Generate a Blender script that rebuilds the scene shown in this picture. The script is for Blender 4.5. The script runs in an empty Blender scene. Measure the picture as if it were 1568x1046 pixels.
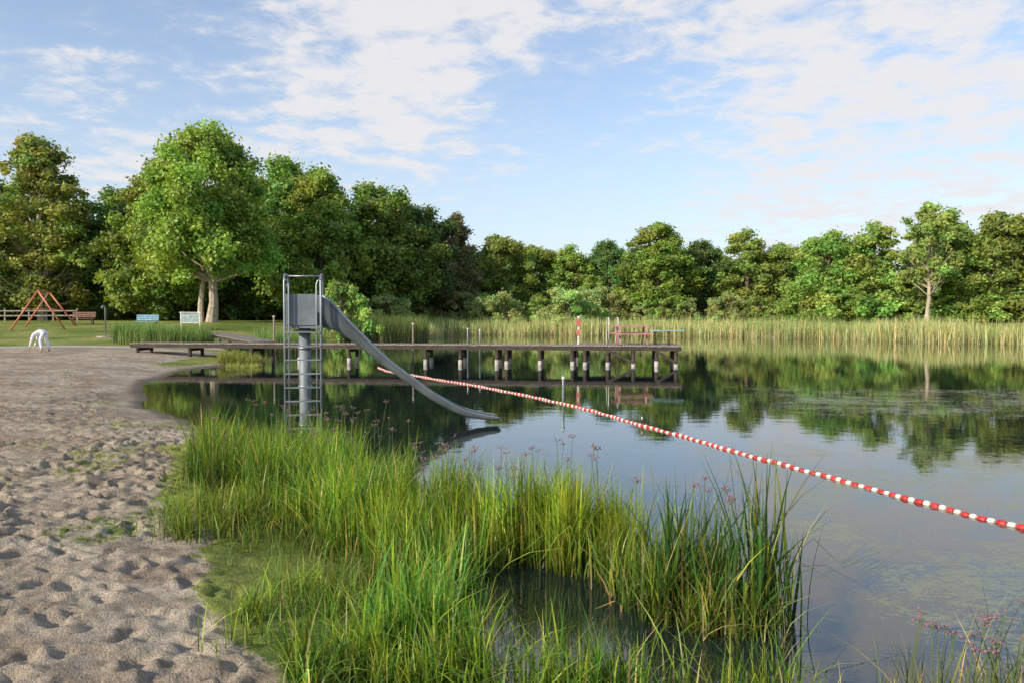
import bpy, math, numpy as np
from mathutils import Vector, Matrix
rng=np.random.default_rng(11)
sc=bpy.context.scene
COL=sc.collection
sc.view_settings.view_transform='Standard'; sc.view_settings.look='None'; sc.view_settings.exposure=0

# ------------------------------------------------------------------ node helpers
def newmat(name):
    m=bpy.data.materials.new(name); m.use_nodes=True
    nt=m.node_tree; nt.nodes.clear()
    out=nt.nodes.new('ShaderNodeOutputMaterial')
    return m,nt,out
def N(nt,t,**k):
    n=nt.nodes.new(t)
    for a,b in k.items(): setattr(n,a,b)
    return n
def L(nt,a,b): nt.links.new(a,b)
def mathn(nt,op,a,b=None,clamp=False):
    n=N(nt,'ShaderNodeMath',operation=op); n.use_clamp=clamp
    for i,v in enumerate((a,b)):
        if v is None: continue
        if isinstance(v,(int,float)): n.inputs[i].default_value=v
        else: L(nt,v,n.inputs[i])
    return n.outputs[0]
def maprange(nt,v,a,b,c,d,smooth=True):
    n=N(nt,'ShaderNodeMapRange'); n.interpolation_type='SMOOTHSTEP' if smooth else 'LINEAR'
    L(nt,v,n.inputs[0])
    for i,x in enumerate((a,b,c,d)): n.inputs[i+1].default_value=x
    return n.outputs[0]
def noise(nt,vec,scale,detail=4,rough=.55,dist=0):
    n=N(nt,'ShaderNodeTexNoise'); n.inputs['Scale'].default_value=scale
    n.inputs['Detail'].default_value=detail; n.inputs['Roughness'].default_value=rough
    n.inputs['Distortion'].default_value=dist
    if vec is not None: L(nt,vec,n.inputs['Vector'])
    return n.outputs[0]
def mixc(nt,f,a,b):
    n=N(nt,'ShaderNodeMix',data_type='RGBA')
    if isinstance(f,(int,float)): n.inputs[0].default_value=f
    else: L(nt,f,n.inputs[0])
    for i,v in ((6,a),(7,b)):
        if isinstance(v,tuple): n.inputs[i].default_value=(*v,1)
        else: L(nt,v,n.inputs[i])
    return n.outputs[2]
def simple(name,col,rough=.6,metal=0,var=.25,scale=6,bump=.15,spec=.4):
    m,nt,out=newmat(name)
    b=N(nt,'ShaderNodeBsdfPrincipled')
    tc=N(nt,'ShaderNodeTexCoord')
    n1=noise(nt,tc.outputs['Object'],scale,5,.65)
    f=maprange(nt,n1,.3,.7,0,1)
    c=mixc(nt,f,tuple(x*(1-var) for x in col),tuple(min(1,x*(1+var)) for x in col))
    L(nt,c,b.inputs['Base Color']); b.inputs['Roughness'].default_value=rough
    b.inputs['Metallic'].default_value=metal; b.inputs['Specular IOR Level'].default_value=spec
    n2=noise(nt,tc.outputs['Object'],scale*6,4)
    bp=N(nt,'ShaderNodeBump'); bp.inputs['Strength'].default_value=bump; bp.inputs['Distance'].default_value=.01
    L(nt,n2,bp.inputs['Height']); L(nt,bp.outputs[0],b.inputs['Normal'])
    L(nt,b.outputs[0],out.inputs[0])
    return m
def leafmat(name,trans=.35,rough=.5,tint=(1.25,1.15,.5)):
    m,nt,out=newmat(name)
    at=N(nt,'ShaderNodeAttribute',attribute_name='Col')
    oi=N(nt,'ShaderNodeObjectInfo')
    hsv=N(nt,'ShaderNodeHueSaturation')
    L(nt,at.outputs[0],hsv.inputs['Color'])
    L(nt,maprange(nt,oi.outputs['Random'],0,1,.480,.515,False),hsv.inputs['Hue'])
    L(nt,maprange(nt,oi.outputs['Random'],0,1,.85,1.2,False),hsv.inputs['Value'])
    b=N(nt,'ShaderNodeBsdfPrincipled'); L(nt,hsv.outputs[0],b.inputs['Base Color'])
    b.inputs['Roughness'].default_value=rough; b.inputs['Specular IOR Level'].default_value=.35
    t=N(nt,'ShaderNodeBsdfTranslucent')
    mul=N(nt,'ShaderNodeMix',data_type='RGBA',blend_type='MULTIPLY'); mul.inputs[0].default_value=1
    L(nt,hsv.outputs[0],mul.inputs[6]); mul.inputs[7].default_value=(*tint,1)
    L(nt,mul.outputs[2],t.inputs[0])
    mx=N(nt,'ShaderNodeMixShader'); mx.inputs[0].default_value=trans
    L(nt,b.outputs[0],mx.inputs[1]); L(nt,t.outputs[0],mx.inputs[2]); L(nt,mx.outputs[0],out.inputs[0])
    return m

# ------------------------------------------------------------------ mesh helpers
def qmesh(name,V,Q,mats,mi=None,col=None,smooth=False,extra=None):
    V=np.asarray(V,dtype=np.float32); Q=np.asarray(Q,dtype=np.int32)
    me=bpy.data.meshes.new(name)
    me.vertices.add(len(V)); me.vertices.foreach_set('co',V.ravel())
    me.loops.add(len(Q)*4); me.loops.foreach_set('vertex_index',Q.ravel())
    me.polygons.add(len(Q)); me.polygons.foreach_set('loop_start',np.arange(0,len(Q)*4,4,dtype=np.int32))
    if mi is not None: me.polygons.foreach_set('material_index',np.asarray(mi,dtype=np.int32))
    me.polygons.foreach_set('use_smooth',np.full(len(Q),smooth))
    for m in mats: me.materials.append(m)
    me.update(calc_edges=True)
    if col is not None:
        a=me.color_attributes.new('Col','FLOAT_COLOR','POINT')
        c=np.ones((len(V),4),dtype=np.float32); c[:,:3]=col; a.data.foreach_set('color',c.ravel())
    if extra:
        for k,v in extra.items():
            a=me.attributes.new(k,'FLOAT','POINT'); a.data.foreach_set('value',np.asarray(v,dtype=np.float32))
    return me
def addobj(name,me,loc=(0,0,0),rot=0,scale=(1,1,1),parent=None):
    o=bpy.data.objects.new(name,me); COL.objects.link(o)
    o.location=loc; o.rotation_euler=(0,0,rot); o.scale=scale
    if parent: o.parent=parent
    return o
class Group:
    def __init__(s,name,loc):
        s.e=bpy.data.objects.new(name,None); COL.objects.link(s.e); s.e.location=loc
        s.e.empty_display_size=.2; s.loc=Vector(loc)
    def add(s,o):
        o.parent=s.e; o.matrix_parent_inverse=Matrix.Translation(-s.loc); return o
class Part:
    def __init__(s): s.V=[];s.F=[]
    def beam(s,p,q,w,h,up=(0,0,1)):
        p=Vector(p);q=Vector(q);d=(q-p).normalized();up=Vector(up)
        if abs(d.dot(up))>.98: up=Vector((1,0,0))
        a=d.cross(up).normalized();b=a.cross(d).normalized()
        i=len(s.V)
        for c in (p,q):
            for x,y in ((-1,-1),(1,-1),(1,1),(-1,1)): s.V.append(tuple(c+a*x*w/2+b*y*h/2))
        s.F+=[(i,i+3,i+2,i+1),(i+4,i+5,i+6,i+7)]+[(i+k,i+(k+1)%4,i+4+(k+1)%4,i+4+k) for k in range(4)]
        return s
    def tube(s,pts,r,n=10):
        pts=[Vector(p) for p in pts]; m=len(pts)
        if not hasattr(r,'__len__'): r=[r]*m
        i0=len(s.V); prev=None
        for k,p in enumerate(pts):
            d=(pts[min(k+1,m-1)]-pts[max(k-1,0)]).normalized()
            if prev is None:
                a=d.cross(Vector((0,0,1)) if abs(d.z)<.9 else Vector((1,0,0))).normalized()
            else: a=(prev-d*prev.dot(d)).normalized()
            prev=a; b=d.cross(a)
            for j in range(n):
                t=2*math.pi*j/n; s.V.append(tuple(p+(a*math.cos(t)+b*math.sin(t))*r[k]))
        for k in range(m-1):
            for j in range(n):
                s.F.append((i0+k*n+j,i0+k*n+(j+1)%n,i0+(k+1)*n+(j+1)%n,i0+(k+1)*n+j))
        s.F.append(tuple(i0+j for j in reversed(range(n)))); s.F.append(tuple(i0+(m-1)*n+j for j in range(n)))
        return s
    def obj(s,name,mat,g,smooth=False,bevel=0,solid=0):
        me=bpy.data.meshes.new(name); me.from_pydata(s.V,[],s.F); me.materials.append(mat)
        if smooth:
            for p in me.polygons: p.use_smooth=len(p.vertices)==4
        me.update()
        o=bpy.data.objects.new(name,me); COL.objects.link(o)
        if solid:
            md=o.modifiers.new('s','SOLIDIFY'); md.thickness=solid
        if bevel:
            md=o.modifiers.new('b','BEVEL'); md.width=bevel; md.segments=2
        if g: g.add(o)
        return o

# ------------------------------------------------------------------ pond outline & terrain
P=np.array([(-.31,4.5),(-.6,5.12),(-1.07,5.82),(-1.72,6.92),(-2.46,8.26),(-3.3,10.2),(-4.2,12.6),(-4.7,13.7),(-5.69,14.64),(-6.88,16.0),
 (-8.38,18.3),(-9.99,21.35),(-10.9,23.3),(-11.6,26.1),(-11.9,29.4),(-11.6,31.6),(-11.2,33.7),(-11.5,37),(-13,42),(-14.4,48),(-14.9,54.5),
 (-13.2,61),(-10.4,69),(-5.3,77),(1,78.5),(7.4,78),(19,73),(27.8,65.7),(35,54.5),(37.7,50),(46,36),(50,18),(38,6),(20,3),(8,2.6),(3,3.3),(1,3.8)])
def noise2(x,y,sc_,seed):
    r=np.random.default_rng(seed); out=0
    for k in range(10):
        a=r.uniform(0,2*math.pi); f=sc_*r.uniform(.5,2.2); out=out+np.sin((x*np.cos(a)+y*np.sin(a))*f+r.uniform(0,6.28))
    return out/3.2
def sstep(a,b,v):
    t=np.clip((v-a)/(b-a),0,1); return t*t*(3-2*t)
def sd(x,y):
    x=np.asarray(x,float); y=np.asarray(y,float)
    d=np.full(x.shape,1e9); ins=np.zeros(x.shape,bool)
    n=len(P)
    for i in range(n):
        x0,y0=P[i]; x1,y1=P[(i+1)%n]
        dx,dy=x1-x0,y1-y0
        t=np.clip(((x-x0)*dx+(y-y0)*dy)/(dx*dx+dy*dy),0,1)
        d=np.minimum(d,(x-x0-t*dx)**2+(y-y0-t*dy)**2)
        c=((y0>y)!=(y1>y))&(x<(x1-x0)*(y-y0)/((y1-y0) if y1!=y0 else 1e-9)+x0)
        ins^=c
    d=np.sqrt(d)
    return np.where(ins,-d,d)+.06*noise2(x,y,3.0,5)+.12*noise2(x,y,.8,6)*sstep(12,18,y)
def hgt(x,y,s=None):
    if s is None: s=sd(x,y)
    zo=.55*(1-np.exp(-np.maximum(s,0)*.25))+.85*sstep(40,68,y)*sstep(0,8,s)+.02*noise2(x,y,1.1,3)*sstep(.5,3,s)
    zi=-.9*(1-np.exp(-np.maximum(-s,0)*.35))
    return np.where(s>0,zo+.004,zi-.004)
def axis(segs):
    out=[]
    for a,b,st in segs: out.append(np.arange(a,b,st))
    return np.concatenate(out)
xs=np.concatenate([-np.geomspace(900,62,22),axis([(-60,-28,.8),(-28,-10,.14),(-10,-6,.06),(-6,.6,.032),(.6,4,.2),(4,60,1.0)]),np.geomspace(61,900,22)])
ys=np.concatenate([-np.geomspace(300,4,14),axis([(-3,2.6,.4),(2.6,10,.032),(10,16,.05),(16,26,.1),(26,44,.25),(44,110,.8)]),np.geomspace(112,1500,24)])
X,Y=np.meshgrid(xs,ys)
S=sd(X,Y); Z=hgt(X,Y,S)
D=np.zeros_like(Z)
nf=8500
fx=rng.uniform(-13,0.2,nf); fy=2.8+ (rng.random(nf)**1.5)*26
k_=0
while k_<3500:
    tx,ty=rng.uniform(-11,-1),rng.uniform(3,20); a=rng.normal(1.9,.5)
    for j in range(14):
        if k_>=3500: break
        fx[k_]=tx+rng.normal(0,.12); fy[k_]=ty; tx+=math.cos(a)*.5; ty+=math.sin(a)*.5; a+=rng.normal(0,.15); k_+=1
for i in range(nf):
    ix0,ix1=np.searchsorted(xs,[fx[i]-.3,fx[i]+.3]); iy0,iy1=np.searchsorted(ys,[fy[i]-.3,fy[i]+.3])
    gx=X[iy0:iy1,ix0:ix1]-fx[i]; gy=Y[iy0:iy1,ix0:ix1]-fy[i]
    a=rng.normal(1.8,.7); sz=rng.uniform(.4,1.05)
    u=(gx*math.cos(a)+gy*math.sin(a))/(.13*sz); v=(-gx*math.sin(a)+gy*math.cos(a))/(.06*sz)
    r=u*u+v*v
    D[iy0:iy1,ix0:ix1]+=rng.uniform(.6,1.3)*sz*(-.046*np.exp(-r**2*.6)+.024*np.exp(-(np.sqrt(r)-1.55)**2*5))
D+=.007*noise2(X,Y,9,41)+.011*noise2(X,Y,24,42)+.007*noise2(X,Y,45,43)
calm=1-.4*sstep(.3,1.0,noise2(X,Y,.5,55))
land=sstep(.35,1.3,S)*(1-sstep(30,38,Y))*calm
Z=Z+np.clip(D,-.07,.065)*land
gn=noise2(X,Y,.9,21)*.35+noise2(X,Y,3,22)*.2
bank=(1-sstep(.75,1.35,S+gn*.8))*(1-sstep(11.5,13.5,Y+gn))*(Y>1)
lawnline=38.5+1.2*gn
lawn=np.maximum(sstep(-1,1.5,Y-lawnline-np.where(X<-20,(-20-X)*-.15,0)),0)
lawn=np.maximum(lawn,sstep(8,10,X)+(X>3)*sstep(.3,.8,S)*(Y<10))
lawn=np.maximum(lawn,sstep(26,34,Y)*(X>-13.5)*sstep(.2,.8,S))
grass=np.clip(np.maximum(bank*(S>0),lawn),0,1)
sprout=sstep(.0,1.0,noise2(X,Y,1.6,61))*(1-sstep(2.2,4.2,S+gn))*(Y<20)*.46
grass=np.maximum(grass,sprout*(S>0))
wet=1-sstep(.0,.6,S+.15*gn)
ny,nx=X.shape
idx=np.arange(nx*ny).reshape(ny,nx)
Q=np.stack([idx[:-1,:-1],idx[:-1,1:],idx[1:,1:],idx[1:,:-1]],-1).reshape(-1,4)

m,nt,out=newmat('ground_sand_and_lawn')
tc=N(nt,'ShaderNodeTexCoord'); ob=tc.outputs['Object']
g=N(nt,'ShaderNodeAttribute',attribute_name='grass').outputs['Fac']
w=N(nt,'ShaderNodeAttribute',attribute_name='wet').outputs['Fac']
n1=noise(nt,ob,.5,5,.6,.5); n2=noise(nt,ob,9,6,.7); n3=noise(nt,ob,60,3,.7); n6=noise(nt,ob,2.2,6,.7,.6)
sand=mixc(nt,maprange(nt,n1,.38,.62,0,1),(.33,.262,.19),(.49,.405,.305))
sand=mixc(nt,maprange(nt,n6,.45,.66,0,.8),sand,(.235,.18,.13))
sand=mixc(nt,maprange(nt,n2,.48,.68,0,.75),sand,(.20,.15,.105))
sand=mixc(nt,maprange(nt,n3,.60,.70,0,.85),sand,(.075,.055,.035))
sand=mixc(nt,maprange(nt,w,0,.9,0,.85),sand,(.11,.082,.055))
n4=noise(nt,ob,.22,4); n5=noise(nt,ob,3.5,6,.7)
gr=mixc(nt,maprange(nt,n4,.35,.65,0,1),(.14,.20,.03),(.36,.35,.10))
gr=mixc(nt,maprange(nt,n5,.35,.7,0,.7),gr,(.06,.09,.022))
gf=mathn(nt,'ADD',g,mathn(nt,'MULTIPLY',mathn(nt,'SUBTRACT',n2,.5),1.3))
col=mixc(nt,maprange(nt,gf,.35,.6,0,1),sand,gr)
b=N(nt,'ShaderNodeBsdfPrincipled'); L(nt,col,b.inputs['Base Color'])
L(nt,maprange(nt,w,0,1,.95,.45),b.inputs['Roughness']); b.inputs['Specular IOR Level'].default_value=.2
hh=mathn(nt,'ADD',mathn(nt,'MULTIPLY',n2,1.0),mathn(nt,'MULTIPLY',n3,.35))
bp=N(nt,'ShaderNodeBump'); bp.inputs['Strength'].default_value=.75; bp.inputs['Distance'].default_value=.06
L(nt,hh,bp.inputs['Height']); L(nt,bp.outputs[0],b.inputs['Normal']); L(nt,b.outputs[0],out.inputs[0])
me=qmesh('ground',np.stack([X,Y,Z],-1).reshape(-1,3),Q,[m],smooth=True,extra={'grass':grass.ravel(),'wet':wet.ravel()})
addobj('ground',me)

m_path=simple('path_gravel',(.42,.38,.33),.9,0,.2,2,.4)
pp=np.array([(-34,33.5),(-26,36.3),(-21.5,38.6),(-17.5,40.2),(-15,41.5)]); t=np.linspace(0,1,60)
k=np.linspace(0,1,len(pp)); cx=np.interp(t,k,pp[:,0]); cy=np.interp(t,k,pp[:,1])
dx=np.gradient(cx);dy=np.gradient(cy);l=np.hypot(dx,dy)
VV=[];QQ=[]
for i in range(60):
    for j,o in enumerate(np.linspace(-.7,.7,6)):
        x=cx[i]-dy[i]/l[i]*o; y=cy[i]+dx[i]/l[i]*o; VV.append((x,y,float(hgt(x,y))+.025-(.05 if abs(o)>.69 else 0)))
        if i<59 and j<5: a=i*6+j; QQ.append((a,a+1,a+7,a+6))
addobj('footpath',qmesh('footpath',VV,QQ,[m_path],smooth=True))

# ------------------------------------------------------------------ water
wx=np.concatenate([axis([(-16,6,.3),(6,60,1.5)])]); wy=axis([(1.5,20,.3),(20,82,1.2)])
WX,WY=np.meshgrid(wx,wy); WS=sd(WX,WY)
idx=np.arange(WX.size).reshape(WX.shape)
WQ=np.stack([idx[:-1,:-1],idx[:-1,1:],idx[1:,1:],idx[1:,:-1]],-1).reshape(-1,4)
m,nt,out=newmat('pond_water')
tc=N(nt,'ShaderNodeTexCoord'); ob=tc.outputs['Object']
dp=N(nt,'ShaderNodeAttribute',attribute_name='depth').outputs['Fac']
base=mixc(nt,maprange(nt,dp,0,1.1,0,1),(.055,.042,.024),(.010,.018,.018))
sep=N(nt,'ShaderNodeSeparateXYZ'); L(nt,ob,sep.inputs[0])
mp=N(nt,'ShaderNodeMapping'); mp.inputs['Scale'].default_value=(1,1.5,1); mp.inputs['Rotation'].default_value=(0,0,.35); L(nt,ob,mp.inputs[0])
big=noise(nt,mp.outputs[0],.45,4,.6,.8)
mid=noise(nt,mp.outputs[0],2.4,5,.75,1.5)
fine=noise(nt,mp.outputs[0],14,6,.85,.8)
r1_=mathn(nt,'MULTIPLY',maprange(nt,sep.outputs[0],1.6,3.0,0,1),maprange(nt,sep.outputs[1],11,17,1,0))
r2_=mathn(nt,'MULTIPLY',maprange(nt,sep.outputs[0],2,7,0,1),mathn(nt,'MULTIPLY',maprange(nt,sep.outputs[1],13,17,0,1),maprange(nt,sep.outputs[1],20,30,1,0)))
reg=mathn(nt,'MAXIMUM',r1_,mathn(nt,'MULTIPLY',r2_,.95))
cov=mathn(nt,'ADD',mathn(nt,'MULTIPLY',big,.6),mathn(nt,'MULTIPLY',mid,.8))
cov=mathn(nt,'ADD',cov,mathn(nt,'MULTIPLY',fine,1.3))
cov=mathn(nt,'ADD',cov,mathn(nt,'MULTIPLY',mathn(nt,'SUBTRACT',reg,1),.6))
mask=maprange(nt,cov,1.33,1.43,0,.75)
b=N(nt,'ShaderNodeBsdfPrincipled'); L(nt,base,b.inputs['Base Color'])
b.inputs['Roughness'].default_value=.012; b.inputs['IOR'].default_value=1.9
r1=noise(nt,mp.outputs[0],2.0,3,.5); r2=noise(nt,mp.outputs[0],18,2,.5)
hh=mathn(nt,'ADD',r1,mathn(nt,'MULTIPLY',r2,.08))
bp=N(nt,'ShaderNodeBump'); bp.inputs['Strength'].default_value=.055; bp.inputs['Distance'].default_value=.03
L(nt,hh,bp.inputs['Height']); L(nt,bp.outputs[0],b.inputs['Normal'])
s2=N(nt,'ShaderNodeBsdfPrincipled'); s2.inputs['Base Color'].default_value=(.27,.28,.19,1); s2.inputs['Roughness'].default_value=.6; s2.inputs['Specular IOR Level'].default_value=.2
mx=N(nt,'ShaderNodeMixShader'); L(nt,mask,mx.inputs[0]); L(nt,b.outputs[0],mx.inputs[1]); L(nt,s2.outputs[0],mx.inputs[2])
L(nt,mx.outputs[0],out.inputs[0])
addobj('pond_water',qmesh('pond_water',np.stack([WX,WY,0*WX],-1).reshape(-1,3),WQ,[m],smooth=True,extra={'depth':np.maximum(-WS,0).ravel()}))

# ------------------------------------------------------------------ blades (grass / reeds)
def blades(bx,by,bz,h,w,bend,col0,col1,seg=4,jit=.2,r=rng,kink=0,dark=0):
    n=len(bx); t=np.linspace(0,1,seg+1)
    ph=r.uniform(0,2*np.pi,n); ps=ph+np.pi/2+r.normal(0,.6,n)
    b=np.abs(r.normal(0,1,n))*bend
    ln=r.normal(0,.13,n)
    T=t[None,:]; B=b[:,None]
    hor=h[:,None]*(B*T**2.2+ln[:,None]*T)
    ver=h[:,None]*(T-.45*B*np.minimum(B,1.3)*T**3)
    if kink:
        kk=(r.random(n)<kink)[:,None]; tk=r.uniform(.45,.8,n)[:,None]
        over=np.maximum(T-tk,0)
        ver=np.where(kk,ver-over*h[:,None]*1.5,ver); hor=np.where(kk,hor+over*h[:,None]*.7,hor)
    cx=bx[:,None]+np.cos(ph)[:,None]*hor; cy=by[:,None]+np.sin(ph)[:,None]*hor; cz=bz[:,None]+ver
    W=w[:,None]*np.clip((1-T**2.2),.04,1)*(.7+.3*np.minimum(T*4,1))*.5
    tw=ps[:,None]+T*r.normal(0,.7,n)[:,None]
    ox=np.cos(tw)*W; oy=np.sin(tw)*W
    V=np.stack([np.stack([cx-ox,cy-oy,cz],-1),np.stack([cx+ox,cy+oy,cz],-1)],2).reshape(-1,3)
    base=(np.arange(n)*(seg+1)*2)[:,None]; k=np.arange(seg)*2
    Q=np.stack([base+k,base+k+1,base+k+3,base+k+2],-1).reshape(-1,4)
    c0=np.asarray(col0,float); c1=np.asarray(col1,float)
    if c0.ndim==1: c0=np.tile(c0,(n,1))
    if c1.ndim==1: c1=np.tile(c1,(n,1))
    j=(1+r.normal(0,jit,n))[:,None,None].clip(.35,1.8)
    hue=r.normal(0,.15,n)[:,None]
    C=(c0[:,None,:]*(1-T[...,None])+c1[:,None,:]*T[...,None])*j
    C[:,:,0]*=1+hue
    C=np.repeat(C,2,axis=1).reshape(-1,3).clip(0.003,1)
    return V,Q,C
def join(lst):
    V=[];Q=[];C=[];o=0
    for v,q,c in lst: V.append(v);Q.append(q+o);C.append(c);o+=len(v)
    return np.concatenate(V),np.concatenate(Q),np.concatenate(C)
M_grass=leafmat('grass_blades',.42,.38,(1.6,1.4,.4))
M_reed=leafmat('reed_blades',.3,.55,(1.2,1.1,.6))
def region(cx,cy,rx,ry,n,clumpy=.5,k=30):
    kk=max(3,int(k)); a=rng.uniform(0,2*np.pi,kk); rr=np.sqrt(rng.random(kk))
    px=cx+np.cos(a)*rr*rx; py=cy+np.sin(a)*rr*ry
    i=rng.integers(0,kk,n); s=rng.uniform(.035,.10,kk)[i]
    a=rng.uniform(0,2*np.pi,n); rr=np.sqrt(rng.random(n))
    ux=cx+np.cos(a)*rr*rx; uy=cy+np.sin(a)*rr*ry
    m_=rng.random(n)<clumpy
    tuft=np.where(m_,rng.normal(1,.24,kk).clip(.45,1.5)[i],.85); tone=np.where(m_,rng.normal(1,.28,kk).clip(.5,1.5)[i],.9)
    return np.where(m_,px[i]+rng.normal(0,1,n)*s,ux),np.where(m_,py[i]+rng.normal(0,1,n)*s,uy),tuft,tone
def gz(x,y): return np.maximum(hgt(x,y),-.12)
G0=(.045,.075,.014); G1=(.14,.27,.03); GY=(.40,.48,.055); GD=(.065,.17,.04)  # GY: yellow-green tips, backlit highlights put into the blade colour
def clump(name,cx,cy,rx,ry,n,h,w,bend,c0=G0,c1=G1,clumpy=.75,k=30,hv=.22,kink=.06,dry=.08,yel=.28):
    x,y,tu,tone=region(cx,cy,rx,ry,n,clumpy,k)
    hh=np.clip(h*tu*(1+rng.normal(0,hv,n)),.08,h*1.6)
    cc=np.tile(np.array(c1),(n,1)); d=rng.random(n)<dry; cc[d]=(.50,.42,.19)
    yl=rng.random(n)<yel; cc[yl]=GY
    c00=np.tile(np.array(c0),(n,1)); c00[d]=(.34,.27,.13)
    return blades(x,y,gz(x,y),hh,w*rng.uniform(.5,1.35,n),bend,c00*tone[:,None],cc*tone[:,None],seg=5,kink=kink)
n=62000
x=rng.uniform(-6.6,.4,n); y=rng.uniform(2.9,14,n); s=sd(x,y)
edge=1.0+.35*noise2(x,y,.9,21)+.2*noise2(x,y,3,22)
dens=np.clip((edge-s)/.5,0.0,1)*(.35+.65*(noise2(x,y,2.2,77)>-.25))
dens=np.maximum(dens,.20*sstep(.2,.9,noise2(x,y,1.6,61))*sstep(3.6,2.0,s)*(noise2(x,y,6,62)>.1))
keep=(s>-.25)&(rng.random(n)<dens)
x,y,s=x[keep],y[keep],s[keep]; n=len(x)
hh=(.035+.12*sstep(1.2,0,s)+.09*np.abs(noise2(x,y,2.5,8))*(s<1.4))*rng.uniform(.5,1.6,n)
cc=np.tile(np.array((.16,.27,.04)),(n,1)); d=rng.random(n)<.2; cc[d]=(.45,.38,.18); yl=rng.random(n)<.4; cc[yl]=(.33,.39,.055)
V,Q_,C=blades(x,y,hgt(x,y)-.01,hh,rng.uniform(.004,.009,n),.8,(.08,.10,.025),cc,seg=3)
addobj('bank_grass',qmesh('bank_grass',V,Q_,[M_grass],col=C))
lst=[]
lst.append(clump('a',-3.0,10.2,1.0,1.5,3600,.60,.012,.35,k=46))
lst.append(clump('a',-1.9,8.7,.85,1.2,3000,.60,.013,.35,k=34))
lst.append(clump('a',-2.6,7.8,.7,1.1,1300,.30,.009,.6,k=22,c1=(.20,.32,.04),yel=.45))
lst.append(clump('a',-1.0,7.4,.9,.8,2700,.60,.014,.3,k=26))
V,Q_,C=join(lst); addobj('sedge_clump',qmesh('sedge_clump',V,Q_,[M_grass],col=C))
lst=[]
lst.append(clump('b',-.15,6.95,1.05,.5,3100,.66,.014,.25,k=26,c1=(.21,.34,.03),yel=.5))  # paler, yellower tips here: backlit glow painted into the colour
lst.append(clump('b',.66,6.55,.36,.36,1300,.62,.013,.25,k=10,c1=(.30,.42,.04),yel=.7))  # most blades yellow, again with the backlight painted in
lst.append(clump('b',-.75,6.1,.4,.4,800,.52,.014,.35,k=10))
V,Q_,C=join(lst); addobj('sedge_clump',qmesh('sedge_clump',V,Q_,[M_grass],col=C))
lst=[]
lst.append(clump('c',1.12,5.75,.42,.38,850,.60,.014,.28,k=13,c1=(.13,.26,.04),dry=.14))
lst.append(clump('c',1.50,5.5,.38,.3,330,.80,.024,.3,k=12,c1=GD,dry=.08,kink=.08,yel=.12))
lst.append(clump('c',1.30,5.3,.45,.25,420,.42,.012,.55,k=9,dry=.28))
V,Q_,C=join(lst); addobj('cattail_clump',qmesh('cattail_clump',V,Q_,[M_grass],col=C))
lst=[]
lst.append(clump('d',-1.35,5.2,.5,.75,420,.24,.010,.7,k=16,c1=(.19,.31,.04),yel=.45))
lst.append(clump('d',-.58,4.95,.32,.45,700,.50,.017,.38,k=11,c1=(.15,.31,.05)))
lst.append(clump('d',-.75,4.35,.5,.3,600,.30,.012,.6,k=11,c1=(.17,.30,.05),yel=.4))
lst.append(clump('d',.10,4.25,.6,.22,560,.40,.014,.5,k=13))
lst.append(clump('d',.95,4.10,.65,.2,420,.42,.013,.55,k=13,dry=.2))
V,Q_,C=join(lst); addobj('sedge_clump',qmesh('sedge_clump',V,Q_,[M_grass],col=C))
lst=[clump('e',2.45,3.95,.5,.25,360,.50,.008,.3,k=14,c0=(.05,.06,.02),c1=(.08,.13,.03),dry=.25),
     clump('e',1.95,3.95,.25,.2,90,.4,.007,.4,k=5,c0=(.05,.06,.02),c1=(.08,.12,.03),dry=.25)]
V,Q_,C=join(lst); addobj('rush_clump',qmesh('rush_clump',V,Q_,[M_grass],col=C))

M_stem=simple('rush_stem',(.10,.13,.04),.6,0,.2,8,.1); M_flow=simple('rush_flower',(.27,.12,.17),.7,0,.4,40,.1)
def flowers(name,spots):
    g=Group(name,(spots[0][0],spots[0][1],0)); st=Part(); fl=Part()
    for (x,y,h) in spots:
        lx,ly=rng.normal(0,.06,2); top=Vector((x+lx,y+ly,h)); z0=float(gz(np.array([x]),np.array([y]))[0])-.02
        st.tube([(x,y,z0),(x+lx*.4,y+ly*.4,h*.5),top],[.004,.0035,.002],5)
        for j in range(rng.integers(6,12)):
            d=Vector((rng.normal(),rng.normal(),abs(rng.normal())*.8+.2)).normalized()*rng.uniform(.02,.045)
            e=top+d; st.tube([top,e],.0012,3)
            r=rng.uniform(.005,.008)
            fl.tube([e-d.normalized()*r*.6,e,e+d.normalized()*r],[r*.3,r,r*.35],5)
    st.obj('stems',M_stem,g); fl.obj('flower_heads',M_flow,g)
sp=[]
for (cx,cy,rx,ry,h,n) in ((-2.5,9.8,1.0,1.0,.88,34),(-1.4,8.4,.7,.7,.84,16),(.0,7.0,.8,.4,.88,28),(1.2,5.7,.4,.3,.82,9),(2.4,3.95,.45,.15,.54,22)):
    sp.append([(cx+rng.uniform(-rx,rx),cy+rng.uniform(-ry,ry),h*rng.uniform(.8,1.1)) for _ in range(n)])
for s_ in sp: flowers('flowering_rush',s_)

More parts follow.
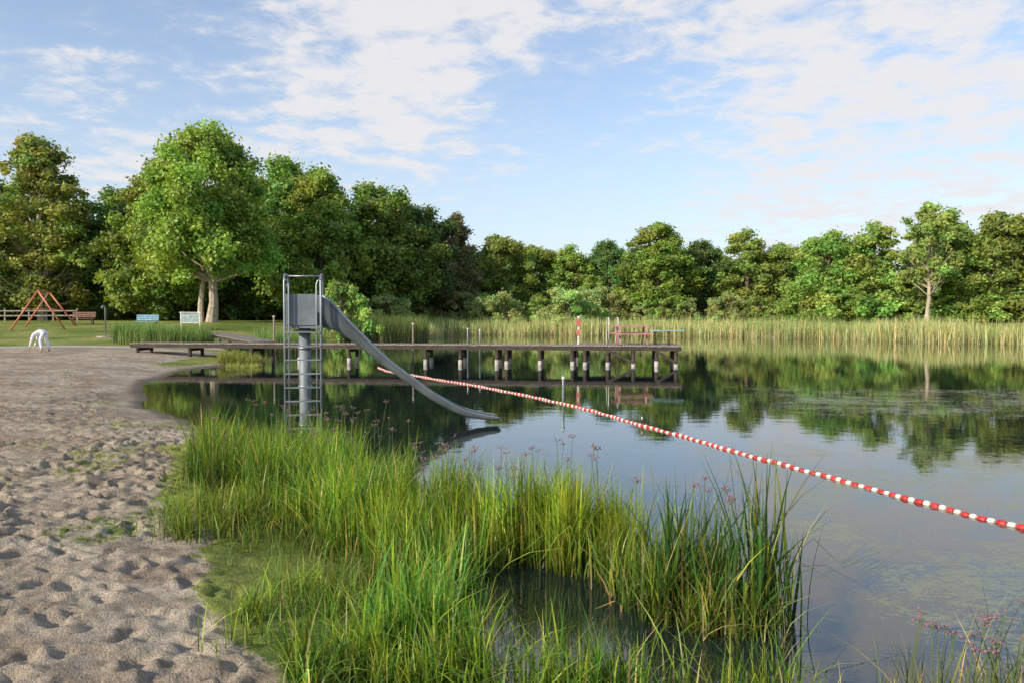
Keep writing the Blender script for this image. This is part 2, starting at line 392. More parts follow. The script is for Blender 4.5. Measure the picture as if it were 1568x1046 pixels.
n=130000
x=rng.uniform(-18,50,n); y=rng.uniform(44,82,n); s=sd(x,y)
keep=(s>-2.6+.7*noise2(x,y,.6,9))&(s<1.6)&((x>-9)|(y>62))
x,y,s=x[keep],y[keep],s[keep]; n=len(x)
hh=(1.68+.22*noise2(x,y,.35,14))*rng.uniform(.75,1.15,n)*np.where(x<2,.85,1)
tan=np.tile(np.array((.58,.53,.27)),(n,1)); gr=rng.random(n)<.48; tan[gr]=(.30,.38,.10)
mixg=(noise2(x,y,.25,31)>.3)&(rng.random(n)<.5); tan[mixg]=(.22,.32,.08)
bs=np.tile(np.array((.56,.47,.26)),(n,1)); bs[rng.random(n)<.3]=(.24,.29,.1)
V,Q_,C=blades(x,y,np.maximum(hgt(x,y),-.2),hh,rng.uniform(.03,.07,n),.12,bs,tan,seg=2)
addobj('reed_bed',qmesh('reed_bed',V,Q_,[M_reed],col=C))
def reedpatch(cx,cy,rx,ry,n,h,c1=(.19,.29,.07),c0=(.25,.26,.1),w=.03,bend=.2,name='reed_clump'):
    x,y,_,tn=region(cx,cy,rx,ry,n,.3,20)
    V,Q_,C=blades(x,y,gz(x,y),h*rng.uniform(.6,1.2,n),w*rng.uniform(.6,1.4,n),bend,c0,c1,seg=3)
    addobj(name,qmesh(name,V,Q_,[M_reed],col=C))
reedpatch(-18.6,42.5,2.6,1.6,5000,1.05)
reedpatch(-12.8,46,1.8,3.5,4000,1.2)
reedpatch(-10.5,66,3.5,4.5,6000,1.9)
reedpatch(-11.3,33.2,.9,1.1,1600,.5,c1=(.32,.38,.07),c0=(.2,.22,.06),w=.02,bend=.5,name='sedge_clump')
reedpatch(-10.6,31.4,.7,.5,500,.28,c1=(.40,.40,.08),c0=(.2,.22,.06),w=.02,bend=.5,name='sedge_clump')

# ------------------------------------------------------------------ trees
M_bark=simple('tree_bark',(.17,.13,.09),.9,0,.4,3,.8); M_barkl=simple('light_bark',(.42,.35,.27),.85,0,.3,3,.6)
M_leaf=leafmat('tree_leaves',.34,.5,(1.4,1.3,.45))
def tubeq(pts,rad,n=6):
    p=Part(); p.tube(pts,rad,n)
    F=[f for f in p.F if len(f)==4 ]
    return np.array(p.V),np.array(F)
def maketree(name,h,W,cb,nclump,nleaf,leaf,c,seed,shape='round',trunk_r=.28,bark=None,lean=0,airy=0,fork=False,rk=1):
    r=np.random.default_rng(seed)
    Vs=[];Qs=[];Cs=[];Ms=[];off=0
    def put(v,q,col,mi):
        nonlocal off
        Vs.append(v);Qs.append(q+off);Cs.append(np.tile(col,(len(v),1)) if np.ndim(col)==1 else col);Ms.append(np.full(len(q),mi));off+=len(v)
    nt_=9; tz=np.linspace(0,h*.86,nt_); wob=np.cumsum(r.normal(0,.12,(nt_,2)),0)*(W/9); wob[0]=0
    wob[:,0]+=lean*tz
    tp=[(wob[i,0],wob[i,1],tz[i]) for i in range(nt_)]
    rad=[trunk_r*(1.35 if i==0 else 1)*(1-i/(nt_))**.9+.03 for i in range(nt_)]
    v,q=tubeq(tp,rad,9); put(v,q,(.1,.08,.05),1)
    if fork:
        tp2=[(-.95,0.1,0),(-1.0,.3,h*.10),(-.75,.4,h*.25),(-1.5,.4,h*.45)]
        v,q=tubeq(tp2,[trunk_r*.8,trunk_r*.65,trunk_r*.5,.1],8); put(v,q,(.1,.08,.05),1)
    cl=[]; ang_l=r.uniform(0,6.28,4); amp=r.uniform(.05,.16,4)
    for i in range(nclump):
        t=r.random()**.9
        if shape=='round': pr=(math.sin(math.pi*min(1,(t*.86+.12))**.85))**.5
        elif shape=='tall': pr=(math.sin(math.pi*min(1,(t*.84+.13))**.8))**.7
        elif shape=='cone': pr=max(.12,(1-t)**.6)*min(1,t*6+.4)
        else: pr=1
        phi=r.uniform(0,2*math.pi)
        lump=1+sum(amp[k]*math.sin((k+1)*phi+ang_l[k]+t*5*(k%2)) for k in range(4))
        rr=W/2*pr*lump*math.sqrt(r.uniform(.1,1))*.9
        z=h*(cb+(1-cb)*t*.95)+r.normal(0,.02*h)
        R=W*r.uniform(.06,.115)*(1-.2*t)*rk
        if r.random()<.15: R*=.6; rr*=1.15
        zt=min(z,h*.86); ax=np.interp(zt,tz,wob[:,0]); ay=np.interp(zt,tz,wob[:,1])
        cl.append((ax+rr*math.cos(phi),ay+rr*math.sin(phi),z,R,t))
    for i,(x,y,z,R,t) in enumerate(cl):
        if r.random()<(.3 if not airy else .7):
            z0=max(h*cb*.8,z-(math.hypot(x,y)*.7+.5)); z0=min(z0,h*.84)
            ax=np.interp(z0,tz,wob[:,0]); ay=np.interp(z0,tz,wob[:,1]); rb=trunk_r*.32*(1-z0/h)+.02
            mid=((ax+x)/2+r.normal(0,.2),(ay+y)/2+r.normal(0,.2),z0+(z-z0)*.4)
            v,q=tubeq([(ax,ay,z0),mid,(x,y,z)],[rb,rb*.7,.015],5); put(v,q,(.1,.08,.05),1)
    wgt=np.array([c_[3]**2 for c_ in cl]); wgt/=wgt.sum()
    ci=r.choice(len(cl),nleaf,p=wgt); A=np.array(cl)
    d=r.normal(0,1,(nleaf,3)); d/=np.linalg.norm(d,axis=1)[:,None]
    rad_=A[ci,3]*(r.random(nleaf)**.45)*(1+r.normal(0,.28,nleaf))
    pos=A[ci,:3]+d*rad_[:,None]*np.array([1.12,1.12,.95])
    nrm=d*.7+r.normal(0,.5,(nleaf,3))+np.array([0,0,.15]); nrm/=np.linalg.norm(nrm,axis=1)[:,None]
    a=np.cross(nrm,r.normal(0,1,(nleaf,3))); a/=np.linalg.norm(a,axis=1)[:,None]
    b_=np.cross(nrm,a); sz=(leaf*r.uniform(.6,1.35,nleaf))[:,None]
    V=np.stack([pos-a*sz*.6,pos+b_*sz*.38-nrm*sz*.08,pos+a*sz*.6,pos-b_*sz*.38-nrm*sz*.08],1).reshape(-1,3)
    Qd=np.arange(nleaf*4).reshape(-1,4)
    cj=r.normal(1,.2,len(cl)).clip(.6,1.6); hj=r.normal(0,.12,len(cl))
    cc=np.tile(np.array(c)*1.32,(nleaf,1))*(cj[ci]*r.normal(1,.15,nleaf).clip(.6,1.4))[:,None]; cc[:,0]*=1+hj[ci]
    put(V,Qd,np.repeat(cc,4,0).clip(.004,1),0)
    return qmesh(name,np.concatenate(Vs),np.concatenate(Qs),[M_leaf,bark or M_bark],mi=np.concatenate(Ms),col=np.concatenate(Cs))
T={}
T['main']=(maketree('t_main',15.8,11.2,.26,210,56000,.27,(.205,.29,.055),3,'round',.36,M_barkl,fork=True),15.8)
T['birch']=(maketree('t_birch',16,9,.10,190,36000,.25,(.23,.28,.07),5,'tall',.25,M_barkl,airy=1),16)
T['oak1']=(maketree('t_oak1',14,11,.10,190,34000,.30,(.15,.225,.045),8,'round',.3),14)
T['oak2']=(maketree('t_oak2',14,9.5,.06,180,32000,.30,(.18,.265,.05),9,'tall',.3),14)
T['dark']=(maketree('t_dark',14,11,.04,190,34000,.30,(.105,.175,.05),12,'round',.3),14)
T['round1']=(maketree('t_round1',9,7.5,.02,130,25000,.22,(.18,.25,.055),14,'round',.2),9)
T['round2']=(maketree('t_round2',9,6.5,.02,130,23000,.22,(.20,.27,.06),15,'tall',.2),9)
T['thin']=(maketree('t_thin',10,5.2,.3,80,9000,.22,(.20,.25,.065),16,'tall',.15,M_barkl,airy=1),10)
T['pine']=(maketree('t_pine',12,7.5,.08,130,24000,.22,(.19,.18,.085),17,'cone',.22),12)
T['bush']=(maketree('t_bush',3,4.2,.0,60,10000,.17,(.19,.265,.065),18,'round',.08),3)
T['willow']=(maketree('t_willow',3,4.6,.0,60,10000,.15,(.30,.37,.14),19,'round',.07),3)
def tree(name,kind,x,y,h,wf=1,rot=None):
    me,H=T[kind]; s=h/H
    z=float(hgt(np.array([x]),np.array([y]))[0])-.05
    addobj(name,me,(x,y,z),rng.uniform(0,6.28) if rot is None else rot,(s*wf,s*wf,s))
for a in [('maple_tree','main',-24.5,65,15.8,1,0),('birch_tree','birch',-44.2,75,17.2,1.2),('birch_tree','birch',-52,74,16,1.2),
 ('oak_tree','dark',-41,84,14.0,1.1),('oak_tree','oak2',-32.6,73,13.6,1.1),('oak_tree','dark',-36.5,79,12.2,1),('oak_tree','dark',-28,80,13,1.1),
 ('oak_tree','oak1',-22.6,80,16.0,1.05),('oak_tree','oak2',-17.8,74,13.8,1.0),('oak_tree','oak1',-13.9,83,14.0,1.1),
 ('oak_tree','dark',-10.0,87,12.4,1.1),('pine_tree','pine',-6.0,88,11.9,1.15),('oak_tree','round1',-1.2,91,9.6,1.1),
 ('oak_tree','round1',3.0,95,8.8,1.2),('oak_tree','round2',7.3,94,8.4,1.4),('oak_tree','dark',11.4,94,9.3,1.0),
 ('oak_tree','oak2',16,88,10.6,1.35),('alder_tree','dark',22.0,92,9.1,1.1),('alder_tree','round2',26.4,90,9.8,1.3),
 ('alder_tree','round1',31,90,8.6,1.2),('alder_tree','round1',29.8,76,8.6,1.15),('alder_tree','round2',33.2,74,8.9,1.3),
 ('birch_tree','thin',34.3,66,10.2,1.0),('alder_tree','round2',38.2,71,9.6,1.4),('alder_tree','round1',40.6,66,9.1,1.2),
 ('alder_tree','round2',44.5,65,9.2,1.4),('alder_tree','round1',49,64,9.5,1.2),('alder_tree','round2',55,56,9.5,1.2),('alder_tree','round1',60,46,9.5,1.2),
 ('oak_tree','oak1',-60,68,15,1),('oak_tree','oak1',-52,86,15,1)]:
    tree(*a)
def mass(name,items):
    e=bpy.data.objects.new(name,None); COL.objects.link(e)
    for i,(k,x,y,h,wf) in enumerate(items):
        me,H=T[k]; s=h/H; z=float(hgt(np.array([x]),np.array([y]))[0])-.1
        addobj('part_%d'%i,me,(x,y,z),rng.uniform(0,6.28),(s*wf,s*wf,s),e)
it=[]
for x in np.arange(-78,84,5.2):
    top=12.4 if x<-12 else (9.0 if x<22 else 8.8)
    it.append((('dark','oak1','oak2')[int(rng.integers(3))],x+rng.normal(0,1),101+rng.normal(0,2)-(max(0,x-30)*.55),top*rng.uniform(.85,1.06),1.4))
for x in np.arange(-70,-10,5.5): it.append((('dark','oak1')[int(rng.integers(2))],x,91,9*rng.uniform(.8,1.1),1.3))
mass('distant_woodland',it)
it=[]
for x in np.arange(-60,-14,2.8): it.append(('bush',x+rng.normal(0,.6),84+rng.normal(0,1.2),3.2*rng.uniform(.7,1.3),1.3))
for x in np.arange(-14,34,2.8): it.append((('bush','willow')[int(rng.integers(2))],x+rng.normal(0,.6),85.5-max(0,x-12)*.42+rng.normal(0,.8),3.0*rng.uniform(.7,1.25),1.2))
for k in np.linspace(0,1,13): it.append((('bush','round1')[int(rng.random()<.3)],30+k*24+rng.normal(0,.5),75-k*22,3.4*rng.uniform(.8,1.3),1.3))
mass('undergrowth',it)
tree('rounded_shrub','bush',-13.2,62,4.4,.8); tree('willow_shrub','willow',-1.5,82,3.4,1.2); tree('willow_shrub','willow',5.5,82,3.8,1.3); tree('willow_shrub','willow',-11.5,75,3.0,1.2)

# ------------------------------------------------------------------ slide
M_steel=simple('galvanised_steel',(.30,.32,.33),.4,.6,.18,3,.06)
M_chute=simple('chute_grey',(.10,.112,.115),.45,.0,.25,2,.05)
M_panel=simple('panel_grey',(.19,.215,.23),.5,.1,.2,2,.05)
Cc=Vector((-3.80,14.6,0)); u=Vector((.985,.172,0)); v=Vector((-.172,.985,0)); up=Vector((0,0,1))
g=Group('water_slide',(Cc.x,Cc.y,0))
Part().tube([Cc+up*-1,Cc+up*1.82],.105,20).obj('column',M_panel,g,True)
fl=Part()
for z in (.04,.75,1.45): fl.tube([Cc+up*z,Cc+up*(z+.04)],.125,20)
fl.tube([Cc+up*1.74,Cc+up*1.80],.2,16); fl.obj('column_flanges',M_steel,g,True)
Part().beam(Cc-u*.32+up*1.85,Cc+u*.34+up*1.85,.62,.05).obj('platform_deck',M_panel,g,bevel=.008)
pn=Part()
pn.beam(Cc-u*.30-v*.32+up*2.16,Cc+u*.24-v*.32+up*2.16,.02,.56)
pn.beam(Cc-u*.30+v*.32+up*2.16,Cc+u*.34+v*.32+up*2.16,.02,.56)
pn.beam(Cc-u*.33-v*.30+up*2.16,Cc-u*.33+v*.30+up*2.16,.02,.56)
pn.obj('side_panels',M_panel,g,bevel=.006)
rl=Part()
for sx in (-1,1):
    A=Cc+u*(.315*sx)-v*.40
    pts=[A+up*-.8-v*.05,A+up*1.9,A+up*2.66,A+v*.04+up*2.75,A+v*.12+up*2.79,A+v*.62+up*2.79,A+v*.70+up*2.75,A+v*.74+up*2.66,A+v*.74+up*1.86]
    rl.tube(pts,.02,8)
    B=A+u*(-.075*sx)
    rl.tube([B+up*-.8-v*.05,B+up*1.95,B+up*2.6,B+up*2.68-v*-.03+u*.02*sx,A+up*2.7],.014,8)
rl.tube([Cc-u*.315+v*.34+up*2.79,Cc+u*.315+v*.34+up*2.79],.016,8)
rl.tube([Cc-u*.315-v*.0+up*2.62,Cc-u*.315+v*.34+up*2.45],.012,8)
rl.obj('handrails',M_steel,g,True)
rg=Part()
for z in np.arange(-.2,1.9,.245):
    rg.beam(Cc-u*.31-v*.41+up*z,Cc+u*.31-v*.41+up*z,.07,.022)
rg.obj('ladder_rungs',M_steel,g)
sk=np.array([.33,.50,.84,1.5,2.35,2.85,3.2,3.58]); zk=np.array([1.86,1.83,1.62,1.08,.46,.19,.11,.09]); wk=np.array([.56,.48,.28,.17,.14,.12,.09,.045])
NS=70; ss=np.linspace(.33,3.58,NS); zz=np.interp(ss,sk,zk); ww=np.interp(ss,sk,wk)
for _ in range(14):
    zz[1:-1]=(zz[:-2]+zz[1:-1]*2+zz[2:])/4; ww[1:-1]=(ww[:-2]+ww[1:-1]*2+ww[2:])/4
ch=Part(); prof=[(-.24,1),(-.232,.3),(-.20,.06),(-.13,0),(.13,0),(.20,.06),(.232,.3),(.24,1)]
for i in range(NS):
    for (a,b_) in prof:
        p=Cc+u*ss[i]+v*a+up*(zz[i]+b_*ww[i]); ch.V.append(tuple(p))
for i in range(NS-1):
    for j in range(7): a=i*8+j; ch.F.append((a,a+8,a+9,a+1))
o=ch.obj('chute',M_chute,g,True,solid=.012)
rm=Part()
for a in (-.242,.242): rm.tube([Cc+u*ss[i]+v*a+up*(zz[i]+ww[i]) for i in range(0,NS,2)]+[Cc+u*3.60+v*a+up*(zz[-1]+.02)],.016,8)
rm.tube([Cc+u*3.59-v*.24+up*.095,Cc+u*3.59+v*.24+up*.095],.016,8)
rm.obj('chute_rims',M_steel,g,True)

# ------------------------------------------------------------------ lane line
rp=np.array([(-5.2,30.8),(-4.63,29.1),(-2.87,26.1),(-.62,22.3),(1.29,18.3),(2.45,14.9),(3.29,12.3),(3.76,11.04),(4.14,9.78),(4.49,8.9),(4.8,8.19),(4.99,7.76),(5.25,6.9),(5.6,5.5),(6,4)])
seg=np.hypot(*np.diff(rp,axis=0).T); cum=np.concatenate([[0],np.cumsum(seg)]); tot=cum[-1]
M_red=simple('float_red',(.50,.035,.03),.45,0,.3,12,.05); M_wht=simple('float_white',(.70,.65,.56),.45,0,.2,12,.05); M_rope=simple('rope',(.3,.28,.22),.9)
g=Group('lane_rope',(-4.63,29.1,0))
def rpos(d): 
    return Vector((np.interp(d,cum,rp[:,0])+.03*math.sin(d*1.7)+.012*math.sin(d*7),np.interp(d,cum,rp[:,1]),.004+.006*math.sin(d*5)))
R=Part();Wt=Part(); d=0;i=0
while d<tot-.2:
    ln=.105 if i%2==0 else .088
    a=rpos(d+.006);b_=rpos(d+ln-.006); ax=(b_-a); rs=.76*rng.uniform(.94,1.05)
    (R if i%2==0 else Wt).tube([a,a+ax*.12,a+ax*.5,a+ax*.88,b_],[.024*rs,.041*rs,.047*rs,.041*rs,.024*rs],10)
    d+=ln;i+=1
R.obj('red_floats',M_red,g,True);Wt.obj('white_floats',M_wht,g,True)
Part().tube([rpos(x) for x in np.linspace(0,tot,160)],.008,6).obj('rope',M_rope,g)

# ------------------------------------------------------------------ jetty
M_wood=simple('weathered_deck',(.27,.23,.185),.85,0,.3,3,.4); M_dark=simple('wet_timber',(.055,.042,.032),.8,0,.3,4,.4); M_pale=simple('pale_post_base',(.42,.38,.33),.8,0,.25,6,.3)
j0=Vector((-16.5,35.15,0)); j1=Vector((6.75,31.9,0)); jd=(j1-j0).normalized(); jn=Vector((-jd.y,jd.x,0)); JL=(j1-j0).length
def jp(s,o,z): return j0+jd*s+jn*o+up*z
def s_of_x(x): return (x-j0.x)/jd.x
g=Group('wooden_jetty',tuple(j0)); DZ=.80
pl=Part(); s=0
sp0=s_of_x(2.35)
while s<JL:
    wide=s>sp0
    z=DZ+rng.normal(0,.005)
    pl.beam(jp(s+.065,-.62-rng.uniform(0,.02),z),jp(s+.065,2.4 if wide else .62,z),.125,.035); s+=.14
pl.obj('deck_planks',M_wood,g)
bm=Part()
for o,a,b_ in ((-.56,0,JL),(.56,0,JL),(2.3,sp0,JL)): bm.beam(jp(a,o,DZ-.10),jp(b_,o,DZ-.10),.08,.16)
bm.obj('bearers',M_dark,g)
ps=Part();pb=Part();xb=Part()
for x in (-16.2,-13.8,-11.0,-8.9,-6.75,-3.5,-2.05,-.55,-.15,1.2,2.5,3.0,3.9,4.9,5.8,6.55):
    s=s_of_x(x)
    offs=(-.5,.5) if x<2.4 else (-.5,.9,2.2)
    for o in offs:
        c=jp(s,o,0); gzv=float(hgt(np.array([c.x]),np.array([c.y]))[0])
        ps.tube([c+up*(gzv-.3),c+up*(DZ-.02)],.075,9)
        if gzv<0.05: pb.tube([c+up*-.3,c+up*(.2+rng.uniform(-.06,.06))],.088,10)
    xb.beam(jp(s,-.60,DZ-.25),jp(s,(.60 if x<2.4 else 2.35),DZ-.25),.07,.13)
for a,b_ in ((3.9,4.9),(5.8,6.55)): xb.beam(jp(s_of_x(a),-.6,.62),jp(s_of_x(b_),-.6,.15),.04,.1); 
ps.obj('posts',M_dark,g,True);pb.obj('post_bases',M_pale,g,True);xb.obj('cross_beams',M_dark,g)
g=Group('boardwalk',(-12,36,0)); pl=Part()
a0=Vector((-11.2,36.0,.82)); a1=Vector((-17.0,45.5,.98)); dd=(a1-a0); LL=dd.length; dd.normalize(); nn=Vector((-dd.y,dd.x,0)).normalized(); s=0
while s<LL:
    c=a0+dd*s; pl.beam(c-nn*.6,c+nn*.6,.125,.035); s+=.14
pl.obj('planks',M_wood,g); bm=Part()
for o in (-.5,.5): bm.beam(a0+nn*o-up*.1,a1+nn*o-up*.1,.07,.14)
for s in np.arange(.5,LL,2.2):
    for o in (-.5,.5):
        c=a0+dd*s+nn*o; bm.tube([Vector((c.x,c.y,-.6)),c-up*.03],.06,8)
bm.obj('frame',M_dark,g)
M_redw=simple('red_painted_wood',(.40,.22,.18),.6,0,.3,5,.2); M_teal=simple('teal_board',(.22,.42,.40),.5,0,.15,4,.1)
g=Group('picnic_table',(4.95,32.6,.8)); tb=Part(); zt=DZ+.02; bx=4.95; by=32.95
for o in (-.28,-.14,0,.14,.28): tb.beam((bx-.8,by+o,zt+.74),(bx+.8,by+o,zt+.74),.125,.06)
for o in (-.72,-.60,.60,.72): tb.beam((bx-.8,by+o,zt+.44),(bx+.8,by+o,zt+.44),.11,.06)
for e in (-.55,.55):
    tb.beam((bx+e,by-.3,zt+.70),(bx+e,by-.62,zt),.10,.07,(1,0,0)); tb.beam((bx+e,by+.3,zt+.70),(bx+e,by+.62,zt),.10,.07,(1,0,0))
    tb.beam((bx+e,by-.76,zt+.38),(bx+e,by+.76,zt+.38),.05,.07)
tb.obj('table_frame',M_redw,g,bevel=.004)
g=Group('diving_board',(6,32.6,.8))
Part().beam((5.6,32.30,zt+.56),(6.95,32.12,zt+.58),.40,.045).obj('board',M_teal,g,bevel=.01)
f=Part()
for x in (5.8,6.35):
    for y in (32.1,32.4): f.tube([(x,y,zt-.02),(x,y,zt+.54)],.022,8)
    f.tube([(x,32.05,zt+.525),(x,32.45,zt+.525)],.02,8)
f.obj('stand',M_dark,g,True)
g=Group('swim_ladder',(4.2,34.6,.8)); f=Part()
for x in (4.15,4.55):
    y=34.5
    f.tube([(x,y-.4,zt),(x,y-.4,zt+.95),(x,y-.3,zt+1.08),(x,y,zt+1.08),(x,y+.25,zt+.9),(x,y+.45,zt+.0),(x,y+.47,-.8)],.02,8)
for z in (-.2,.1,.4): f.tube([(4.15,34.95,z),(4.55,34.95,z)],.015,8)
f.obj('rails',M_wht,g,True)
g=Group('safety_sign',(2.75,33.2,.8)); xq,yq=2.75,33.05
Part().beam((xq,yq,.8),(xq,yq,1.98),.08,.08).obj('post',M_wht,g,bevel=.005)
sg=Part(); sg.beam((xq-.10,yq-.08,1.72),(xq+.10,yq-.08,1.72),.02,.30); sg.beam((xq-.08,yq-.08,1.30),(xq+.08,yq-.08,1.30),.02,.22); sg.obj('panels',simple('sign_red',(.50,.16,.12),.5),g,bevel=.004)
def pole(x,y,z,r=.03,mat=M_steel):
    g=Group('water_pole',(x,y,0)); Part().tube([(x,y,-.9),(x,y,z-.03),(x,y,z)],[r,r,r*.6],10).obj('shaft',mat,g,True)
    Part().tube([(x,y,z-.10),(x,y,z-.04)],r*1.35,10).obj('collar',M_wht,g,True)
pole(1.2,18.6,.66,.03); pole(-4.3,34.6,1.7,.035,M_wood); pole(-2.0,36,1.45,.03); pole(-1.45,36,1.4,.03); pole(-11.0,36.8,2.0,.04,M_wood); pole(2.45,14.95,.2,.008,M_dark)

# ------------------------------------------------------------------ playground & lawn furniture
def gl(x,y): return float(hgt(np.array([x]),np.array([y]))[0])
M_redp=simple('red_painted_steel',(.55,.18,.10),.5,0,.2,4,.1); M_chain=simple('chain',(.25,.25,.25),.5,.6)
g=Group('swing_set',(-32.6,55,0)); f=Part(); A=Vector((-32.1,54.0,0));B=Vector((-33.3,57.4,0)); ax=(B-A).normalized(); pe=Vector((ax.y,-ax.x,0))
za=gl(A.x,A.y)+2.65
for c in (A,B):
    for sgn in (-1,1):
        e=c+pe*1.65*sgn-ax*(.25 if c is A else -.25); f.tube([Vector((c.x,c.y,za)),Vector((e.x,e.y,gl(e.x,e.y)-.05))],.06,8)
    m1=c+pe*-.8;m2=c+pe*.8; f.tube([(m1.x,m1.y,za-1.25),(m2.x,m2.y,za-1.25)],.03,8)
f.tube([Vector((A.x,A.y,za)),Vector((B.x,B.y,za))],.06,8); f.obj('frame',M_redp,g,True)
ch=Part();se=Part()
for t_ in (.3,.7):
    c=A+(B-A)*t_
    for o in (-.22,.22):
        q=c+ax*o; ch.tube([(q.x,q.y,za),(q.x,q.y,za-2.1)],.012,5)
    se.beam((c-ax*.24)+up*(za-2.1),(c+ax*.24)+up*(za-2.1),.18,.03)
ch.obj('chains',M_chain,g);se.obj('seats',M_dark,g)
def bench(name,x,y,w,mat,rot=0):
    z=gl(x,y); g=Group(name,(x,y,z)); p=Part(); dx=Vector((math.cos(rot),math.sin(rot),0)); dy=Vector((-math.sin(rot),math.cos(rot),0)); c=Vector((x,y,z))
    for o in (-.18,-.06,.06,.18): p.beam(c-dx*w/2+dy*o+up*.45,c+dx*w/2+dy*o+up*.45,.1,.04)
    for zz_ in (.60,.74,.88): p.beam(c-dx*w/2+dy*(.25+(zz_-.6)*.3)+up*zz_,c+dx*w/2+dy*(.25+(zz_-.6)*.3)+up*zz_,.03,.12)
    p.obj('slats',mat,g); f=Part()
    for e in (-.4,.4):
        f.beam(c+dx*w*e-dy*.18+up*-.03,c+dx*w*e-dy*.18+up*.43,.06,.06); f.beam(c+dx*w*e+dy*.22+up*-.03,c+dx*w*e+dy*.36+up*.95,.06,.06); f.beam(c+dx*w*e-dy*.2+up*.4,c+dx*w*e+dy*.22+up*.4,.05,.05)
    f.obj('legs',M_dark,g)
bench('park_bench',-32.3,60,1.6,simple('brown_paint',(.25,.13,.10),.6),0.2); bench('park_bench',-25.7,56,1.5,simple('blue_paint',(.25,.42,.52),.5),0.1)
x,y=-22.4,55.5; z=gl(x,y); g=Group('notice_board',(x,y,z))
Part().beam((x-.62,y,z+.8),(x+.62,y,z+.8),.05,.62).obj('panel',simple('board_panel',(.30,.38,.38),.4),g)
f=Part()
for e in (-.66,.66): f.beam((x+e,y,z-.1),(x+e,y,z+1.22),.07,.07)
f.beam((x-.75,y,z+1.18),(x+.75,y,z+1.18),.16,.05); f.beam((x-.66,y,z+.46),(x+.66,y,z+.46),.07,.05); f.obj('frame',M_wht,g)
x,y=-24.5,48; z=gl(x,y); g=Group('outdoor_shower',(x,y,z))
Part().tube([(x,y,z-.1),(x,y,z+1.7),(x,y-.05,z+1.82),(x,y-.25,z+1.86),(x,y-.35,z+1.78)],.045,8).obj('pipe',M_steel,g,True)
Part().tube([(x,y-.35,z+1.78),(x,y-.37,z+1.72)],[.03,.09],10).obj('head',M_steel,g,True)
Part().tube([(x,y,z-.02),(x,y,z+.04)],.5,16).obj('base_slab',M_pale,g)
g=Group('timber_fence',(-45,66,1.4)); f=Part()
for i in range(9):
    x=-52+i*2.0; y=66; z=gl(x,y); f.beam((x,y,z-.1),(x,y,z+1.1),.1,.1)
    if i<8:
        for h_ in (.5,.9): f.beam((x,y-.08,z+h_),(x+2,y-.08,gl(x+2,y)+h_),.04,.1)
f.obj('rails',M_wood,g)

# ------------------------------------------------------------------ person bending over
M_cloth=simple('white_clothes',(.78,.78,.80),.85,0,.06,6,.3); M_skin=simple('skin',(.45,.26,.18),.6,0,.1,8,.1); M_hair=simple('hair',(.10,.06,.03),.7)
px_,py_=-20.2,34.2; pz=gl(px_,py_)
g=Group('bending_person',(px_,py_,pz))
def skin(name,verts,edges,rad,mat):
    me=bpy.data.meshes.new(name); me.from_pydata([(px_+a,py_+b_,pz+c) for a,b_,c in verts],edges,[]); me.materials.append(mat)
    o=bpy.data.objects.new(name,me); COL.objects.link(o)
    md=o.modifiers.new('sk','SKIN'); md.use_smooth_shade=True
    me.skin_vertices[0].data[0].use_root=True
    for i,r in enumerate(rad): me.skin_vertices[0].data[i].radius=(r,r)
    o.modifiers.new('ss','SUBSURF').render_levels=2; g.add(o); return o
vs=[(.12,0,.88),(-.02,0,.87),(-.2,0,.76),(-.33,0,.66)]; ed=[(0,1),(1,2),(2,3)]; rd=[.15,.135,.16,.07]
for sgn in (-1,1):
    i=len(vs); vs+=[(-.27,.17*sgn,.69),(-.33,.21*sgn,.43),(-.43,.17*sgn,.20)]; ed+=[(2,i),(i,i+1),(i+1,i+2)]; rd+=[.065,.05,.036]
    i=len(vs); o_=.12*sgn; bk=.10*sgn
    vs+=[(.13,.10*sgn,.78),(.06+bk*.6,o_,.46),(.16+bk,o_,.10)]; ed+=[(0,i),(i,i+1),(i+1,i+2)]; rd+=[.10,.075,.058]
skin('clothed_body',vs,ed,rd,M_cloth)
skin('neck_and_head',[(-.34,0,.65),(-.41,0,.58),(-.46,0,.52),(-.52,0,.44),(-.575,0,.485)],[(0,1),(1,2),(2,3),(2,4)],[.05,.05,.085,.07,.018],M_skin)
skin('hair',[(-.43,0,.56),(-.455,0,.50),(-.50,0,.42)],[(0,1),(1,2)],[.07,.098,.07],M_hair)
for sgn in (-1,1):
    vs=[(-.43,.17*sgn,.20),(-.45,.17*sgn,.12)]; ed=[(0,1)]; rd=[.028,.034]
    for k in range(4):
        i=len(vs); o=(k-1.5)*.02; ln=(.06,.075,.07,.055)[k]
        vs+=[(-.455+o,.17*sgn,.09),(-.465+o,.165*sgn,.09-ln*.5),(-.455+o,.155*sgn,.09-ln)]; ed+=[(1,i),(i,i+1),(i+1,i+2)]; rd+=[.010,.009,.008]
    i=len(vs); vs+=[(-.42,.16*sgn,.12),(-.405,.15*sgn,.08)]; ed+=[(1,i),(i,i+1)]; rd+=[.011,.009]
    skin('hand',vs,ed,rd,M_skin)
    b0=.10*sgn
    skin('foot',[(.16+b0,.12*sgn,.12),(.17+b0,.12*sgn,.045),(.05+b0,.12*sgn,.03)],[(0,1),(1,2)],[.04,.045,.035],M_skin)

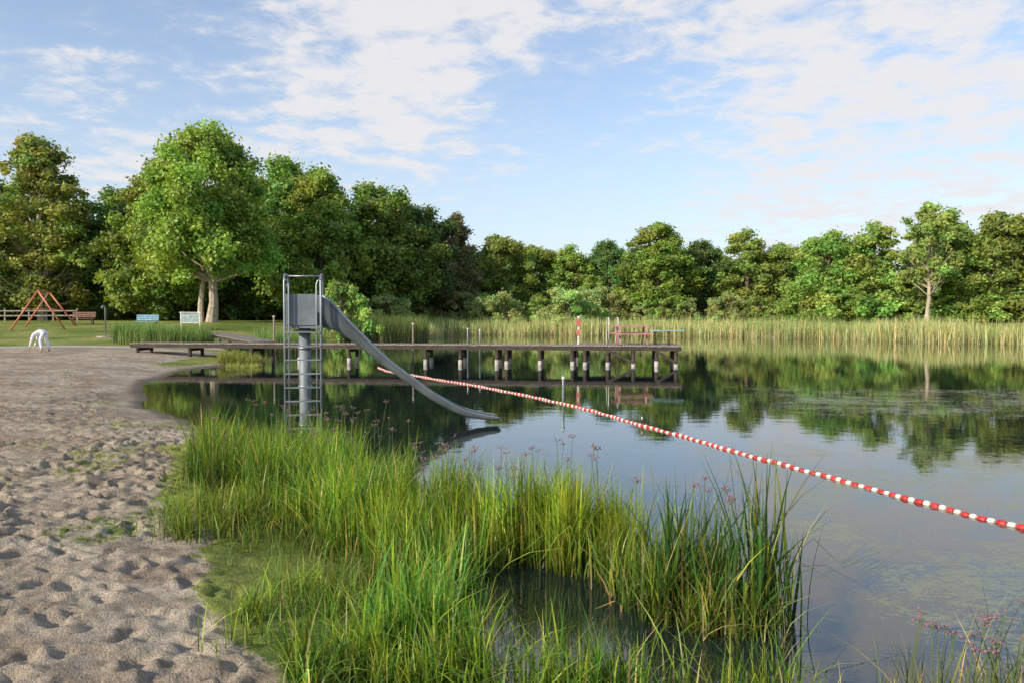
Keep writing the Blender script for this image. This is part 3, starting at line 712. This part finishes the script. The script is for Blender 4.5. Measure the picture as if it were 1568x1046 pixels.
# ------------------------------------------------------------------ light, sky, camera
el=math.radians(27); az=Vector((-.76,-.65,0)).normalized()
sd3=Vector((az.x*math.cos(el),az.y*math.cos(el),math.sin(el)))
sl=bpy.data.lights.new('sun','SUN'); sl.energy=5.0; sl.angle=math.radians(.5); sl.color=(1,.91,.75)
so=bpy.data.objects.new('sun',sl); COL.objects.link(so); so.rotation_euler=(-sd3).to_track_quat('-Z','Y').to_euler(); so.location=(-30,-20,30)
w=bpy.data.worlds.new('World'); sc.world=w; w.use_nodes=True; nt=w.node_tree; nt.nodes.clear()
out=N(nt,'ShaderNodeOutputWorld'); bg=N(nt,'ShaderNodeBackground'); bg.inputs[1].default_value=.15
sky=N(nt,'ShaderNodeTexSky'); sky.sky_type='NISHITA'; sky.sun_disc=False; sky.sun_elevation=el; sky.sun_rotation=math.atan2(az.x,az.y)
sky.air_density=1.0; sky.dust_density=.8; sky.ozone_density=1.5
tc=N(nt,'ShaderNodeTexCoord'); dr=tc.outputs['Generated']
sp_=N(nt,'ShaderNodeSeparateXYZ'); L(nt,dr,sp_.inputs[0])
zc=mathn(nt,'ADD',mathn(nt,'MAXIMUM',sp_.outputs[2],0),.12)
cb=N(nt,'ShaderNodeCombineXYZ'); L(nt,mathn(nt,'DIVIDE',sp_.outputs[0],zc),cb.inputs[0]); L(nt,mathn(nt,'DIVIDE',sp_.outputs[1],zc),cb.inputs[1])
mp=N(nt,'ShaderNodeMapping'); mp.inputs['Rotation'].default_value=(0,0,math.radians(20)); mp.inputs['Scale'].default_value=(1.0,1.0,1); mp.inputs['Location'].default_value=(3.1,1.7,0); L(nt,cb.outputs[0],mp.inputs[0])
c1=noise(nt,mp.outputs[0],1.3,10,.62,.35); c2=noise(nt,mp.outputs[0],6.5,8,.62,.25)
cov=mathn(nt,'ADD',mathn(nt,'MULTIPLY',c1,.52),mathn(nt,'MULTIPLY',c2,.80))
for (dx,dy,dz,c0,amt) in ((-.30,1,.275,.965,.11),(-.10,1,.30,.985,.06),(.02,1,.36,.97,.09),(.62,1,.22,.92,.12),(.34,1,.36,.965,.08),(-.55,1,.225,.992,.14),(-.50,1,.36,.975,-.12),(.10,1,.18,.975,-.12),(.15,1,.12,.99,.05)):
    vd=N(nt,'ShaderNodeVectorMath',operation='DOT_PRODUCT'); L(nt,dr,vd.inputs[0]); vd.inputs[1].default_value=Vector((dx,dy,dz)).normalized()
    cov=mathn(nt,'ADD',cov,maprange(nt,vd.outputs['Value'],c0,1,0,amt))
cov=mathn(nt,'SUBTRACT',cov,maprange(nt,sp_.outputs[2],.37,.55,0,.16))
cl=mathn(nt,'ADD',maprange(nt,cov,.665,.88,0,.78),maprange(nt,cov,.55,.78,0,.15))
hz=maprange(nt,sp_.outputs[2],-.02,.33,.66,.20)
sk2=N(nt,'ShaderNodeMix',data_type='RGBA',blend_type='MULTIPLY'); sk2.inputs[0].default_value=1; L(nt,sky.outputs[0],sk2.inputs[6]); sk2.inputs[7].default_value=(1.25,1.25,1.3,1)
skc=mixc(nt,hz,sk2.outputs[2],(4.5,5.05,5.7))
final=mixc(nt,cl,skc,(5.7,5.6,5.7))
L(nt,final,bg.inputs[0]); L(nt,bg.outputs[0],out.inputs[0])
cam=bpy.data.cameras.new('camera'); cam.lens=28; cam.sensor_width=36; cam.clip_end=4000; cam.clip_start=.05
co=bpy.data.objects.new('camera',cam); COL.objects.link(co); co.location=(0,0,2.1); co.rotation_euler=(math.radians(90-2.02),0,0)
sc.camera=co
